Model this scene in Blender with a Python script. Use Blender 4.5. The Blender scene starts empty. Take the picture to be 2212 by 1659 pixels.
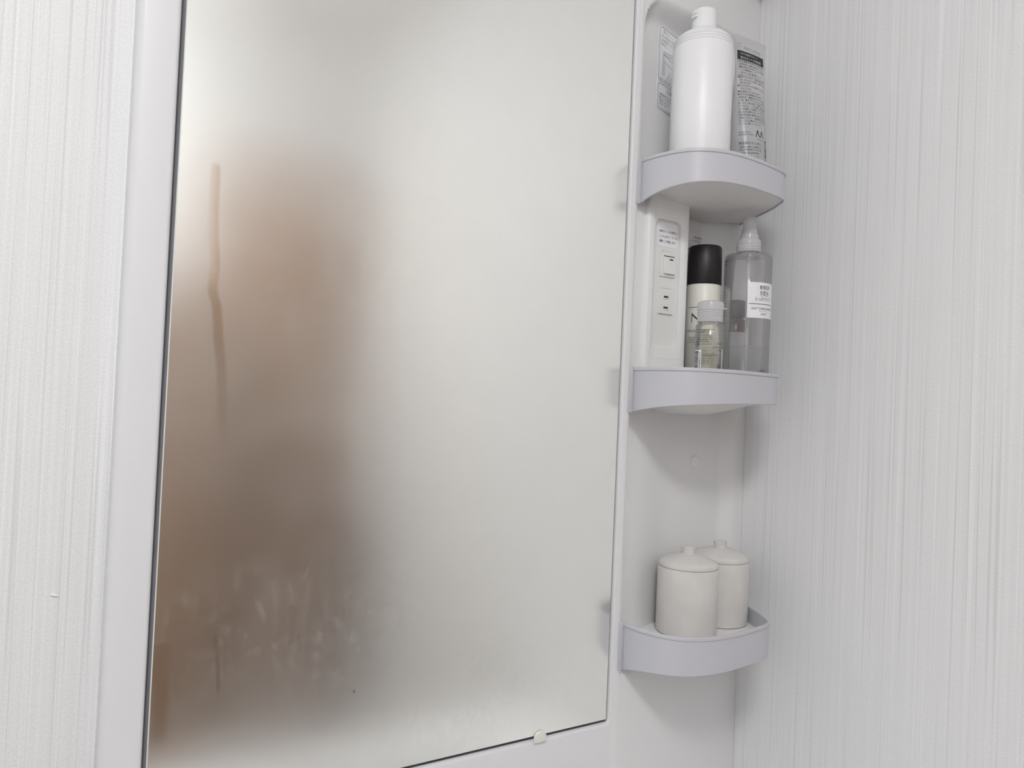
import bpy, bmesh, math, random
from mathutils import Vector, Matrix
random.seed(4)
S = bpy.context.scene
COL = S.collection

# ------------------------------------------------------------------ camera, world, exposure
FPX = 1615.5
YAW, PITCH, ROLL = 0.5500, 0.0216, 0.0433
CAM = Vector((-0.5618, -0.6772, 0.3635))
fwd = Vector((math.sin(YAW)*math.cos(PITCH), math.cos(YAW)*math.cos(PITCH), math.sin(PITCH)))
rgt0 = Vector((math.cos(YAW), -math.sin(YAW), 0))
up0 = rgt0.cross(fwd)
rgt = rgt0*math.cos(ROLL) + up0*math.sin(ROLL)
upv = up0*math.cos(ROLL) - rgt0*math.sin(ROLL)
cam = bpy.data.cameras.new('camera')
cam.sensor_width = 36.0
cam.lens = FPX/2212.0*36.0
cam.clip_start = 0.01
camo = bpy.data.objects.new('camera', cam)
camo.matrix_world = Matrix(((rgt.x, upv.x, -fwd.x, CAM.x), (rgt.y, upv.y, -fwd.y, CAM.y),
                            (rgt.z, upv.z, -fwd.z, CAM.z), (0, 0, 0, 1)))
COL.objects.link(camo)
S.camera = camo
w = bpy.data.worlds.new('world'); S.world = w; w.use_nodes = True
w.node_tree.nodes['Background'].inputs[0].default_value = (0.8, 0.85, 0.95, 1)
w.node_tree.nodes['Background'].inputs[1].default_value = 0.3
S.view_settings.view_transform = 'Standard'
S.view_settings.look = 'None'
S.view_settings.gamma = 1
S.view_settings.use_curve_mapping = False
S.view_settings.exposure = 0.0
S.cycles.use_light_tree = False
S.cycles.max_bounces = 6
S.cycles.diffuse_bounces = 4
S.cycles.glossy_bounces = 3
S.cycles.transmission_bounces = 2
S.cycles.transparent_max_bounces = 16
LAMP_STRENGTH = 49.0                # ceiling lamp, the light of the room
LAMP_POS = (-0.86, -1.20)
LAMP_R = 0.19

# room measures (mirror face is y = 0, its lower right corner is the origin)
YB = 0.035          # back wall
YP = 0.045          # back of the shelf column recess
XR = 0.267          # right wall
XL, YF = -1.75, -1.60
ZF, ZC = -0.95, 1.42
UX0 = -0.5174       # left edge of the mirror unit
UZ0, UZ1 = -0.195, 0.965

# ------------------------------------------------------------------ materials
def nmat(name):
    m = bpy.data.materials.new(name); m.use_nodes = True
    nt = m.node_tree
    return m, nt, nt.nodes['Principled BSDF'], nt.nodes, nt.links

def plain(name, col, rough=0.4, spec=0.5, bump=0.0, bscale=400, mott=0.0, mscale=30, **kw):
    m, nt, b, N, L = nmat(name)
    b.inputs['Base Color'].default_value = (*col, 1)
    b.inputs['Roughness'].default_value = rough
    b.inputs['Specular IOR Level'].default_value = spec
    for k, v in kw.items():
        b.inputs[k.replace('_', ' ')].default_value = v
    tc = N.new('ShaderNodeTexCoord')
    if mott:
        n = N.new('ShaderNodeTexNoise'); n.inputs['Scale'].default_value = mscale; n.inputs['Detail'].default_value = 5
        r = N.new('ShaderNodeValToRGB')
        r.color_ramp.elements[0].position = 0.3; r.color_ramp.elements[1].position = 0.7
        r.color_ramp.elements[0].color = (*[c*(1-mott) for c in col], 1)
        r.color_ramp.elements[1].color = (*[min(1, c*(1+mott)) for c in col], 1)
        L.new(tc.outputs['Object'], n.inputs['Vector']); L.new(n.outputs['Fac'], r.inputs['Fac'])
        L.new(r.outputs['Color'], b.inputs['Base Color'])
    if bump:
        n = N.new('ShaderNodeTexNoise'); n.inputs['Scale'].default_value = bscale; n.inputs['Detail'].default_value = 2
        bp = N.new('ShaderNodeBump'); bp.inputs['Strength'].default_value = bump; bp.inputs['Distance'].default_value = 0.0005
        L.new(tc.outputs['Object'], n.inputs['Vector']); L.new(n.outputs['Fac'], bp.inputs['Height'])
        L.new(bp.outputs['Normal'], b.inputs['Normal'])
    return m

def wallpaper(name, axis, col=(0.828, 0.829, 0.834)):
    """white wallpaper embossed with fine vertical threads; axis = horizontal direction of that wall"""
    m, nt, b, N, L = nmat(name)
    b.inputs['Roughness'].default_value = 0.55
    b.inputs['Specular IOR Level'].default_value = 0.35
    tc = N.new('ShaderNodeTexCoord'); sx = N.new('ShaderNodeSeparateXYZ')
    L.new(tc.outputs['Object'], sx.inputs[0])
    h = sx.outputs[axis]
    def tex(sh, sz, det, seed):
        a = N.new('ShaderNodeMath'); a.operation = 'MULTIPLY_ADD'; a.inputs[1].default_value = sh; a.inputs[2].default_value = seed
        c = N.new('ShaderNodeMath'); c.operation = 'MULTIPLY'; c.inputs[1].default_value = sz
        L.new(h, a.inputs[0]); L.new(sx.outputs[2], c.inputs[0])
        v = N.new('ShaderNodeCombineXYZ'); L.new(a.outputs[0], v.inputs[0]); L.new(c.outputs[0], v.inputs[1])
        n = N.new('ShaderNodeTexNoise'); n.inputs['Scale'].default_value = 1; n.inputs['Detail'].default_value = det
        L.new(v.outputs[0], n.inputs['Vector']); return n.outputs['Fac']
    def ramp(f, p0, p1, v0, v1):
        r = N.new('ShaderNodeMapRange'); r.inputs[1].default_value = p0; r.inputs[2].default_value = p1
        r.inputs[3].default_value = v0; r.inputs[4].default_value = v1; L.new(f, r.inputs[0]); return r.outputs[0]
    def mul(a, c):
        q = N.new('ShaderNodeMath'); q.operation = 'MULTIPLY'; L.new(a, q.inputs[0]); L.new(c, q.inputs[1]); return q.outputs[0]
    th_n = tex(520, 1.5, 1.5, 3.1)
    thread = ramp(th_n, 0.30, 0.70, 0.945, 1.015)                      # fine threads
    dark = ramp(tex(430, 2.2, 0, 17.7), 0.27, 0.36, 0.895, 1.0)        # single darker stitched lines
    dots = ramp(tex(900, 560, 0, 5.5), 0.3, 0.7, 0.955, 1.03)         # woven dots
    lite = ramp(tex(470, 1.8, 0, 31.3), 0.64, 0.72, 1.0, 1.05)        # raised pale threads
    f = mul(mul(thread, dark), mul(dots, lite))
    mix = N.new('ShaderNodeVectorMath'); mix.operation = 'SCALE'; mix.inputs[0].default_value = col
    L.new(f, mix.inputs['Scale']); L.new(mix.outputs[0], b.inputs['Base Color'])
    bp = N.new('ShaderNodeBump'); bp.inputs['Strength'].default_value = 0.35; bp.inputs['Distance'].default_value = 0.0006
    L.new(th_n, bp.inputs['Height']); L.new(bp.outputs['Normal'], b.inputs['Normal'])
    return m

def fogged_mirror(name):
    """silvered glass under a film of condensation: blurred reflection, thin white veil, wiped trails and smudges"""
    m, nt, b, N, L = nmat(name)
    N.remove(b)
    out = N['Material Output']
    tc = N.new('ShaderNodeTexCoord'); sx = N.new('ShaderNodeSeparateXYZ'); L.new(tc.outputs['Object'], sx.inputs[0])
    X, Z = sx.outputs[0], sx.outputs[2]
    def M(op, a, c=None, clamp=False):
        q = N.new('ShaderNodeMath'); q.operation = op; q.use_clamp = clamp
        for i, v in enumerate((a, c)):
            if v is None: continue
            if isinstance(v, (int, float)): q.inputs[i].default_value = v
            else: L.new(v, q.inputs[i])
        return q.outputs[0]
    def ramp(f, p0, p1, v0, v1):
        r = N.new('ShaderNodeMapRange'); r.interpolation_type = 'SMOOTHSTEP'
        r.inputs[1].default_value = p0; r.inputs[2].default_value = p1
        r.inputs[3].default_value = v0; r.inputs[4].default_value = v1; L.new(f, r.inputs[0]); return r.outputs[0]
    def noise(scale, det=4, sc=(1, 1, 1), rough=0.5):
        mp = N.new('ShaderNodeMapping'); mp.inputs['Scale'].default_value = sc
        L.new(tc.outputs['Object'], mp.inputs['Vector'])
        n = N.new('ShaderNodeTexNoise'); n.inputs['Scale'].default_value = scale; n.inputs['Detail'].default_value = det
        n.inputs['Roughness'].default_value = rough
        L.new(mp.outputs[0], n.inputs['Vector']); return n.outputs['Fac']
    def trail(pts, half, soft, fade=0.02):
        """running drop: x as a function of z through pts (top to bottom)"""
        z1, z0 = pts[0][1], pts[-1][1]
        xs = [p[0] for p in pts]; xa, xb = min(xs)-0.01, max(xs)+0.01
        t = ramp(Z, z0, z1, 0, 1)
        tl = N.new('ShaderNodeMapRange'); tl.inputs[1].default_value = z0; tl.inputs[2].default_value = z1; L.new(Z, tl.inputs[0])
        fc = N.new('ShaderNodeFloatCurve'); cu = fc.mapping.curves[0]
        pp = sorted([((z-z0)/(z1-z0), (x-xa)/(xb-xa)) for x, z in pts])
        cu.points[0].location = pp[0]; cu.points[-1].location = pp[-1]
        for q in pp[1:-1]: cu.points.new(*q)
        fc.mapping.update()
        L.new(tl.outputs[0], fc.inputs['Value'])
        xc = M('MULTIPLY_ADD', fc.outputs[0], xb-xa); xc.node.inputs[2].default_value = xa
        d = M('ABSOLUTE', M('SUBTRACT', X, xc))
        core = ramp(d, half-soft, half+soft, 1, 0)
        g = M('MULTIPLY', ramp(Z, z0, z0+fade, 0, 1), ramp(Z, z1-0.002, z1+0.002, 1, 0))
        return M('MULTIPLY', core, g)
    def blob(cx, cz, rx, rz, e0=0.3, e1=1.0):
        dx = M('DIVIDE', M('SUBTRACT', X, cx), rx); dz = M('DIVIDE', M('SUBTRACT', Z, cz), rz)
        d = M('SQRT', M('ADD', M('MULTIPLY', dx, dx), M('MULTIPLY', dz, dz)))
        return ramp(d, e0, e1, 1, 0)
    t1 = trail([(-.4521, .5545), (-.4512, .4963), (-.4485, .4649), (-.4500, .4489), (-.4459, .4334), (-.4430, .4059), (-.4394, .3783), (-.436, .33), (-.432, .27)], 0.0038, 0.0018, 0.25)
    t2 = trail([(-.4745, .15), (-.4738, .10), (-.4742, .058)], 0.006, 0.004, 0.02)
    t3 = trail([(-.4330, .150), (-.4300, .125), (-.4278, .095)], 0.0016, 0.0012, 0.02)
    speck = noise(80, 5, (1, 1, 0.7), 0.6)
    streak = noise(60, 4, (1.6, 1, 0.22), 0.6)
    zone = blob(-.36, .15, .20, .12, 0.15, 1.0)
    zone2 = blob(-.35, .48, .12, .13, 0.2, 1.0)
    smud = M('MULTIPLY', blob(-.168, .094, .05, .035, 0.2, 1.0), ramp(noise(120, 6, (1, 1, 1), .7), .42, .62, 0, 1))
    spots = M('MULTIPLY', ramp(speck, .50, .74, 0, 1), M('MAXIMUM', zone, M('MULTIPLY', zone2, 0.6)))
    strk = M('MULTIPLY', ramp(streak, .5, .64, 0, 1), M('MAXIMUM', M('MULTIPLY', zone, .8), zone2))
    clear = M('MAXIMUM', M('MAXIMUM', M('MULTIPLY', t1, 0.85), M('MULTIPLY', t2, 0.35)), M('MULTIPLY', t3, 0.35))
    wipe = M('MULTIPLY', ramp(noise(40, 5, (1.2, 1, 0.5), .6), .5, .68, 0, 1), blob(-.17, .045, .16, .06, 0.2, 1.0))
    cloud = ramp(noise(7, 3), .3, .7, -0.02, 0.02)
    # condensation thickens towards the left edge and the foot of the glass
    ro = M('ADD', M('ADD', 0.205, cloud), M('MULTIPLY', smud, -0.03))
    ro = M('MULTIPLY', ro, M('SUBTRACT', 1.0, M('MULTIPLY', clear, 0.5)))
    veil = M('ADD', M('ADD', ramp(Z, .05, .60, .07, .205), M('MULTIPLY', cloud, 1.2)), M('MULTIPLY', spots, 0.10))
    veil = M('ADD', veil, M('MULTIPLY', strk, 0.03))
    veil = M('ADD', veil, M('MULTIPLY', wipe, 0.10))
    veil = M('SUBTRACT', veil, M('MULTIPLY', smud, 0.07))
    veil = M('MULTIPLY', veil, M('SUBTRACT', 1.0, M('MULTIPLY', clear, 0.6)))
    veil = M('MINIMUM', veil, 0.235)
    gl = N.new('ShaderNodeBsdfGlossy'); gl.distribution = 'GGX'
    gl.inputs['Color'].default_value = (0.925, 0.93, 0.895, 1)
    L.new(ro, gl.inputs['Roughness'])
    di = N.new('ShaderNodeBsdfDiffuse'); di.inputs['Color'].default_value = (0.82, 0.82, 0.81, 1)
    mx = N.new('ShaderNodeMixShader'); L.new(veil, mx.inputs[0]); L.new(gl.outputs[0], mx.inputs[1]); L.new(di.outputs[0], mx.inputs[2])
    dk = N.new('ShaderNodeBsdfDiffuse'); dk.inputs['Color'].default_value = (0.12, 0.11, 0.12, 1)     # a fleck of dirt on the glass
    m3 = N.new('ShaderNodeMixShader'); L.new(M('MULTIPLY', blob(-.3062, .0828, .0014, .0026, .3, 1.0), 0.7), m3.inputs[0])
    L.new(mx.outputs[0], m3.inputs[1]); L.new(dk.outputs[0], m3.inputs[2])
    L.new(m3.outputs[0], out.inputs['Surface'])
    return m

def clear_plastic(name, tint=(0.95, 0.95, 0.96), milky=0.2, rough=0.12, coat=1.0, edge=0.26):
    m, nt, b, N, L = nmat(name); N.remove(b); out = N['Material Output']
    tr = N.new('ShaderNodeBsdfTransparent'); tr.inputs[0].default_value = (*tint, 1)
    df = N.new('ShaderNodeBsdfDiffuse'); df.inputs[0].default_value = (0.87, 0.87, 0.885, 1)
    tl = N.new('ShaderNodeBsdfTranslucent'); tl.inputs[0].default_value = (0.87, 0.87, 0.885, 1)
    mk = N.new('ShaderNodeMixShader'); mk.inputs[0].default_value = 0.4
    L.new(df.outputs[0], mk.inputs[1]); L.new(tl.outputs[0], mk.inputs[2])
    lw = N.new('ShaderNodeLayerWeight'); lw.inputs['Blend'].default_value = 0.35
    ma = N.new('ShaderNodeMath'); ma.operation = 'MULTIPLY_ADD'; ma.inputs[1].default_value = edge; ma.inputs[2].default_value = milky
    L.new(lw.outputs['Facing'], ma.inputs[0])
    m1 = N.new('ShaderNodeMixShader'); L.new(ma.outputs[0], m1.inputs[0]); L.new(tr.outputs[0], m1.inputs[1]); L.new(mk.outputs[0], m1.inputs[2])
    gl = N.new('ShaderNodeBsdfGlossy'); gl.inputs['Roughness'].default_value = rough
    fr = N.new('ShaderNodeFresnel'); fr.inputs[0].default_value = 1.45
    fm = N.new('ShaderNodeMath'); fm.operation = 'MULTIPLY'; fm.inputs[1].default_value = coat; L.new(fr.outputs[0], fm.inputs[0])
    m2 = N.new('ShaderNodeMixShader'); L.new(fm.outputs[0], m2.inputs[0]); L.new(m1.outputs[0], m2.inputs[1]); L.new(gl.outputs[0], m2.inputs[2])
    L.new(m2.outputs[0], out.inputs['Surface'])
    return m

def wood(name, c0, c1):
    m, nt, b, N, L = nmat(name)
    b.inputs['Roughness'].default_value = 0.5
    tc = N.new('ShaderNodeTexCoord'); mp = N.new('ShaderNodeMapping'); mp.inputs['Scale'].default_value = (14, 14, 1.2)
    n = N.new('ShaderNodeTexNoise'); n.inputs['Scale'].default_value = 2.5; n.inputs['Detail'].default_value = 6; n.inputs['Distortion'].default_value = 0.6
    r = N.new('ShaderNodeValToRGB'); r.color_ramp.elements[0].color = (*c0, 1); r.color_ramp.elements[1].color = (*c1, 1)
    r.color_ramp.elements[0].position = .35; r.color_ramp.elements[1].position = .65
    L.new(tc.outputs['Object'], mp.inputs[0]); L.new(mp.outputs[0], n.inputs['Vector']); L.new(n.outputs['Fac'], r.inputs[0]); L.new(r.outputs[0], b.inputs['Base Color'])
    return m

MAT = dict(
    frame=plain('frame_plastic', (0.755, 0.755, 0.775), 0.42, 0.4, bump=0.04, bscale=900),
    column=plain('column_plastic', (0.79, 0.79, 0.792), 0.38, 0.45, bump=0.03, bscale=900),
    shelf=plain('shelf_grey_plastic', (0.56, 0.56, 0.60), 0.40, 0.45, bump=0.06, bscale=1200),
    tray=plain('tray_plastic', (0.80, 0.785, 0.77), 0.45, 0.4),
    switch=plain('switch_plastic', (0.78, 0.785, 0.77), 0.35, 0.45),
    paper=plain('sticker_film', (0.84, 0.84, 0.86), 0.35, 0.4),
    greypaper=plain('sticker_grey_film', (0.62, 0.62, 0.63), 0.4, 0.4),
    ink=plain('ink', (0.035, 0.035, 0.04), 0.5, 0.3),
    ink_soft=plain('ink_grey', (0.07, 0.07, 0.075), 0.5, 0.3),
    ink_pale=plain('ink_pale', (0.18, 0.18, 0.19), 0.5, 0.3),
    ink_red=plain('ink_red', (0.20, 0.07, 0.06), 0.5, 0.3),
    black=plain('black_plastic', (0.018, 0.016, 0.017), 0.42, 0.4, bump=0.05, bscale=1500),
    cream=plain('cream_plastic', (0.80, 0.79, 0.72), 0.38, 0.4),
    white=plain('white_plastic', (0.85, 0.85, 0.87), 0.36, 0.45),
    clip=plain('clip_plastic', (0.80, 0.79, 0.73), 0.4, 0.4),
    stone=plain('diatomite', (0.645, 0.63, 0.61), 0.85, 0.2, bump=0.15, bscale=500, mott=0.05, mscale=38),
    tube=clear_plastic('tube_film', (0.93, 0.93, 0.95), 0.60, 0.25, 0.6),
    clear=clear_plastic('clear_bottle', (0.995, 0.995, 0.996), 0.07, 0.10, 0.6, 0.12),
    small=clear_plastic('clear_small_bottle', (0.985, 0.985, 0.965), 0.02, 0.08, 0.7),
    milky=clear_plastic('milky_cap', (0.96, 0.96, 0.98), 0.80, 0.2, 0.8),
    liquid=clear_plastic('liquid', (0.96, 0.96, 0.965), 0.16, 0.08, 0.3, 0.15),
    straw=clear_plastic('straw', (0.93, 0.93, 0.95), 0.55, 0.3, 0.5),
    gap=plain('gap_grey', (0.30, 0.30, 0.32), 0.7, 0.2),
    maroon=plain('maroon_glass', (0.10, 0.035, 0.03), 0.25, 0.5),
    ceramic=plain('ceramic', (0.90, 0.90, 0.91), 0.25, 0.5),
    chrome=plain('chrome', (0.85, 0.85, 0.86), 0.12, 0.5, Metallic=1.0),
    ceilingp=plain('ceiling_paint', (0.82, 0.82, 0.81), 0.8, 0.2, bump=0.2, bscale=200),
    vinyl=plain('vinyl_floor', (0.52, 0.46, 0.40), 0.45, 0.4, mott=0.15, mscale=6),
    wood=wood('brown_wood', (0.27, 0.135, 0.050), (0.33, 0.170, 0.068)),
    wood2=wood('tan_wood', (0.27, 0.135, 0.050), (0.33, 0.170, 0.068)),
    mirror=fogged_mirror('fogged_mirror'),
    glass_edge=plain('glass_edge', (0.75, 0.77, 0.75), 0.2, 0.5),
)
MAT['wp_back'] = wallpaper('wallpaper_back', 0)
MAT['wp_side'] = wallpaper('wallpaper_side', 1)

# ------------------------------------------------------------------ mesh helpers
def link(o, parent=None, label=None, cat=None, group=None, kind=None):
    COL.objects.link(o)
    if parent: o.parent = parent
    if label: o['label'] = label
    if cat: o['category'] = cat
    if group: o['group'] = group
    if kind: o['kind'] = kind
    return o

def mesh(name, verts, faces, mats, parent=None, smooth=True, angle=38, mi=None, **kw):
    me = bpy.data.meshes.new(name)
    me.from_pydata([tuple(v) for v in verts], [], faces)
    if not isinstance(mats, (list, tuple)): mats = [mats]
    for m in mats: me.materials.append(MAT[m] if isinstance(m, str) else m)
    if mi: me.polygons.foreach_set('material_index', mi)
    bm = bmesh.new(); bm.from_mesh(me); bmesh.ops.recalc_face_normals(bm, faces=bm.faces); bm.to_mesh(me); bm.free()
    if smooth:
        me.polygons.foreach_set('use_smooth', [True]*len(me.polygons))
        me.set_sharp_from_angle(angle=math.radians(angle))
    me.update()
    return link(bpy.data.objects.new(name, me), parent, **kw)

def empty(name, loc, **kw):
    o = bpy.data.objects.new(name, None); o.location = loc; o.empty_display_size = 0.02
    return link(o, **kw)

class MB:
    """collects geometry, with a material slot per face"""
    def __init__(s): s.v = []; s.f = []; s.m = []
    def add(s, v, f, m=0):
        n = len(s.v); s.v += [tuple(q) for q in v]; s.f += [tuple(i+n for i in q) for q in f]; s.m += [m]*len(f); return s
    def box(s, a, b, m=0, bev=0.0):
        if bev:
            bm = bmesh.new(); bmesh.ops.create_cube(bm, size=1)
            for q in bm.verts: q.co = Vector([(a[i]+b[i])/2 + q.co[i]*(b[i]-a[i]) for i in range(3)])
            bmesh.ops.bevel(bm, geom=bm.edges[:], offset=bev, segments=3, affect='EDGES', profile=0.5)
            bm.verts.index_update()
            s.add([q.co[:] for q in bm.verts], [[q.index for q in f.verts] for f in bm.faces], m); bm.free(); return s
        v = [(x, y, z) for x in (a[0], b[0]) for y in (a[1], b[1]) for z in (a[2], b[2])]
        return s.add(v, [(0, 1, 3, 2), (4, 6, 7, 5), (0, 4, 5, 1), (2, 3, 7, 6), (0, 2, 6, 4), (1, 5, 7, 3)], m)
    def lathe(s, prof, c=(0, 0), n=48, m=0, closed=False):
        """prof: (radius, z) list"""
        v, f, rings = [], [], []
        for r, z in prof:
            if r < 1e-6: rings.append([len(v)]); v.append((c[0], c[1], z))
            else:
                rings.append(list(range(len(v), len(v)+n)))
                v += [(c[0]+r*math.cos(2*math.pi*k/n), c[1]+r*math.sin(2*math.pi*k/n), z) for k in range(n)]
        seq = list(zip(rings, rings[1:])) + ([(rings[-1], rings[0])] if closed else [])
        for a, b in seq:
            for k in range(n):
                k2 = (k+1) % n
                if len(a) == 1 and len(b) == 1: continue
                if len(a) == 1: f.append((a[0], b[k2], b[k]))
                elif len(b) == 1: f.append((a[k], a[k2], b[0]))
                else: f.append((a[k], a[k2], b[k2], b[k]))
        return s.add(v, f, m)
    def tube(s, pts, r, n=12, m=0):
        pts = [Vector(p) for p in pts]; v, f = [], []
        for i, p in enumerate(pts):
            d = (pts[min(i+1, len(pts)-1)]-pts[max(i-1, 0)]).normalized()
            a = d.orthogonal().normalized() if abs(d.z) > .9 else d.cross(Vector((0, 0, 1))).normalized()
            b = d.cross(a)
            v += [p + (a*math.cos(2*math.pi*k/n)+b*math.sin(2*math.pi*k/n))*r for k in range(n)]
        for i in range(len(pts)-1):
            for k in range(n): f.append((i*n+k, i*n+(k+1) % n, (i+1)*n+(k+1) % n, (i+1)*n+k))
        f.append(tuple(range(n))); f.append(tuple(range((len(pts)-1)*n, len(pts)*n)))
        return s.add(v, f, m)
    def loft(s, rings, m=0, closed=True, cap0=False, cap1=False):
        n = len(rings[0]); v = [p for r in rings for p in r]; f = []
        for i in range(len(rings)-1):
            for k in range(n if closed else n-1):
                f.append((i*n+k, i*n+(k+1) % n, (i+1)*n+(k+1) % n, (i+1)*n+k))
        if cap0: f.append(tuple(range(n)))
        if cap1: f.append(tuple(range((len(rings)-1)*n, len(rings)*n)))
        return s.add(v, f, m)
    def build(s, name, mats, parent=None, **kw):
        return mesh(name, s.v, s.f, mats, parent, mi=s.m, **kw)

def rrect(x0, x1, z0, z1, r, n=6):
    """rounded rectangle outline in x,z, counter-clockwise; 4*(n+1) points"""
    out = []
    for cx, cz, a0 in ((x1-r, z1-r, 0), (x0+r, z1-r, 90), (x0+r, z0+r, 180), (x1-r, z0+r, 270)):
        for k in range(n+1):
            a = math.radians(a0+90*k/n); out.append((cx+r*math.cos(a), cz+r*math.sin(a)))
    return out

_cache = {}
def text2d(body):
    """filled outline of a line of lettering, in units of its font size"""
    if body in _cache: return _cache[body]
    cu = bpy.data.curves.new('lettering', 'FONT'); cu.body = body; cu.size = 1.0; cu.resolution_u = 2
    ob = bpy.data.objects.new('lettering', cu); COL.objects.link(ob)
    dg = bpy.context.evaluated_depsgraph_get(); dg.update()
    me = bpy.data.meshes.new_from_object(ob.evaluated_get(dg))
    v = [(p.co.x, p.co.y) for p in me.vertices]; f = [tuple(p.vertices) for p in me.polygons]
    bpy.data.objects.remove(ob); bpy.data.curves.remove(cu); bpy.data.meshes.remove(me)
    _cache[body] = (v, f); return v, f

def put_text(mb, body, u0, v0, height=None, width=None, m=1, fmap=None, aspect=1.0):
    """lays a line with its left end at u0 and baseline v0; width, if given, is met exactly"""
    v, f = text2d(body)
    if not v: return
    x0 = min(p[0] for p in v); x1 = max(p[0] for p in v)
    h = height or (width/(x1-x0))
    sx = (width/(x1-x0)) if width else h*aspect
    mb.add([fmap(u0+(p[0]-x0)*sx, v0+p[1]*h) for p in v], f, m)

def put_rect(mb, u0, u1, v0, v1, m=1, fmap=None, n=1):
    v, f = [], []
    for k in range(n+1):
        u = u0+(u1-u0)*k/n; v += [fmap(u, v0), fmap(u, v1)]
    for k in range(n): f.append((2*k, 2*k+2, 2*k+3, 2*k+1))
    mb.add(v, f, m)

def put_frame(mb, u0, u1, v0, v1, t, r, m=1, fmap=None, n=5):
    a = rrect(u0, u1, v0, v1, r, n); b = rrect(u0+t, u1-t, v0+t, v1-t, max(r-t, 1e-4), n)
    k = len(a)
    mb.add([fmap(*p) for p in a]+[fmap(*p) for p in b], [(i, (i+1) % k, k+(i+1) % k, k+i) for i in range(k)], m)

def slab(mb, out, y0, y1, m=0, r=0.0):
    """plate with outline out (x,z), front face y0 (towards the camera), back y1, front edge eased by r"""
    n = len(out); cx = sum(p[0] for p in out)/n; cz = sum(p[1] for p in out)/n
    def ring(ins, y):
        res = []
        for x, z in out:
            d = math.hypot(x-cx, z-cz) or 1
            res.append((x-(x-cx)/d*ins, y, z-(z-cz)/d*ins))
        return res
    rings = [ring(0, y1), ring(0, y0+r)]
    if r: rings += [ring(r*.3, y0+r*.3), ring(r, y0)]
    mb.loft(rings, m, True, True, True)

# ------------------------------------------------------------------ the room
def plane_wall(name, a, b, mat):
    mb = MB().box(a, b); return mb.build(name, mat, smooth=False, kind='structure')
T = 0.08
wall_back = plane_wall('wall_back', (XL, YB, ZF), (XR, YB+T+0.03, ZC), 'wp_back')
# behind the column the wall steps back a little to take the moulded recess
wall_back.data.clear_geometry()
mb = MB().box((XL, YB, ZF), (UX0+0.02, YB+T, ZC)).box((UX0+0.02, YP+0.018, ZF), (XR+T, YB+T, ZC))
wall_back.data.from_pydata(mb.v, [], mb.f)
plane_wall('wall_right', (XR, YF-T, ZF), (XR+T, YP+0.018, ZC), 'wp_side')
plane_wall('wall_left', (XL-T, YF-T, ZF), (XL, YB+T, ZC), 'wp_side')
plane_wall('wall_front', (XL, YF-T, ZF), (XR, YF, ZC), 'wp_back')
plane_wall('floor', (XL-T, YF-T, ZF-0.05), (XR+T, YB+T, ZF), 'vinyl')
plane_wall('ceiling', (XL-T, YF-T, ZC), (XR+T, YB+T, ZC+0.05), 'ceilingp')
# small lifted flake in the wallpaper
bm = bmesh.new(); bmesh.ops.create_uvsphere(bm, u_segments=16, v_segments=8, radius=1)
for q in bm.verts:
    t = 1-0.35*q.co.x
    q.co = Vector((q.co.x*0.0036, q.co.y*0.0011*t, q.co.z*0.0011*t))
    q.co = Matrix.Rotation(math.radians(20), 3, 'Y') @ q.co + Vector((-0.5524, YB-0.0002, 0.1888))
bm.verts.index_update()
mesh('wallpaper_flake', [q.co[:] for q in bm.verts], [[q.index for q in f.verts] for f in bm.faces], 'paper', wall_back,
     label='small lifted flake of wallpaper'); bm.free()

# door behind the camera, seen only as a brown blur in the fogged glass
mb = MB().box((-0.20, YF, ZF), (0.245, YF+0.035, 1.045), bev=0.004)
door = mb.build('door_1', 'wood', kind='structure')
mb = MB()
mb.box((-0.15, YF+0.033, ZF+0.15), (0.195, YF+0.039, -0.05), bev=0.003); mb.box((-0.15, YF+0.033, 0.05), (0.195, YF+0.039, 0.95), bev=0.003)
mb.build('door_panel', 'wood', door)
MB().tube([(-0.165, YF+0.03, 0.02), (-0.165, YF+0.075, 0.02), (-0.10, YF+0.075, 0.02)], 0.008).build('door_handle', 'chrome', door)

cab = empty('storage_cabinet', (-0.44, YF+0.15, ZF), label='tall brown wooden storage cabinet standing beside the brown door', cat='cabinet')
def child_of(o, root):
    o.parent = root; o.matrix_parent_inverse = Matrix.Translation(-root.location); return o
child_of(MB().box((-0.66, YF+0.002, ZF), (-0.215, YF+0.30, 0.62), bev=0.004).build('body', 'wood2'), cab)
for x0, x1, hx in ((-0.655, -0.440, -0.455), (-0.435, -0.220, -0.42)):
    d = child_of(MB().box((x0, YF+0.301, ZF+0.06), (x1, YF+0.320, 0.61), bev=0.003).build('door', 'wood2'), cab)
    h = MB().tube([(hx, YF+0.315, -0.06), (hx, YF+0.340, -0.06), (hx, YF+0.340, 0.06), (hx, YF+0.315, 0.06)], 0.005).build('handle', 'chrome')
    h.parent = d; h.matrix_parent_inverse = d.matrix_world.inverted()

# ceiling lamp
lamp = empty('ceiling_lamp', (LAMP_POS[0], LAMP_POS[1], ZC), label='round white ceiling lamp with glowing domed shade', cat='lamp')
me_, nt_, b_, N_, L_ = nmat('lamp_glow')
b_.inputs['Base Color'].default_value = (1, 1, 1, 1); b_.inputs['Emission Color'].default_value = (0.99, 0.995, 1.0, 1)
b_.inputs['Emission Strength'].default_value = LAMP_STRENGTH
prof = [(LAMP_R*math.cos(a), -0.022-0.06*math.sin(a)) for a in [math.pi/2*k/4 for k in range(4)]] + [(0, -0.082)]
MB().lathe(prof, n=24).build('shade', me_, lamp)
MB().lathe([(0, -0.001), (LAMP_R+.012, -0.001), (LAMP_R+.015, -0.008), (LAMP_R+.012, -0.0215), (0, -0.0215)]).build('base', 'white', lamp)

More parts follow.
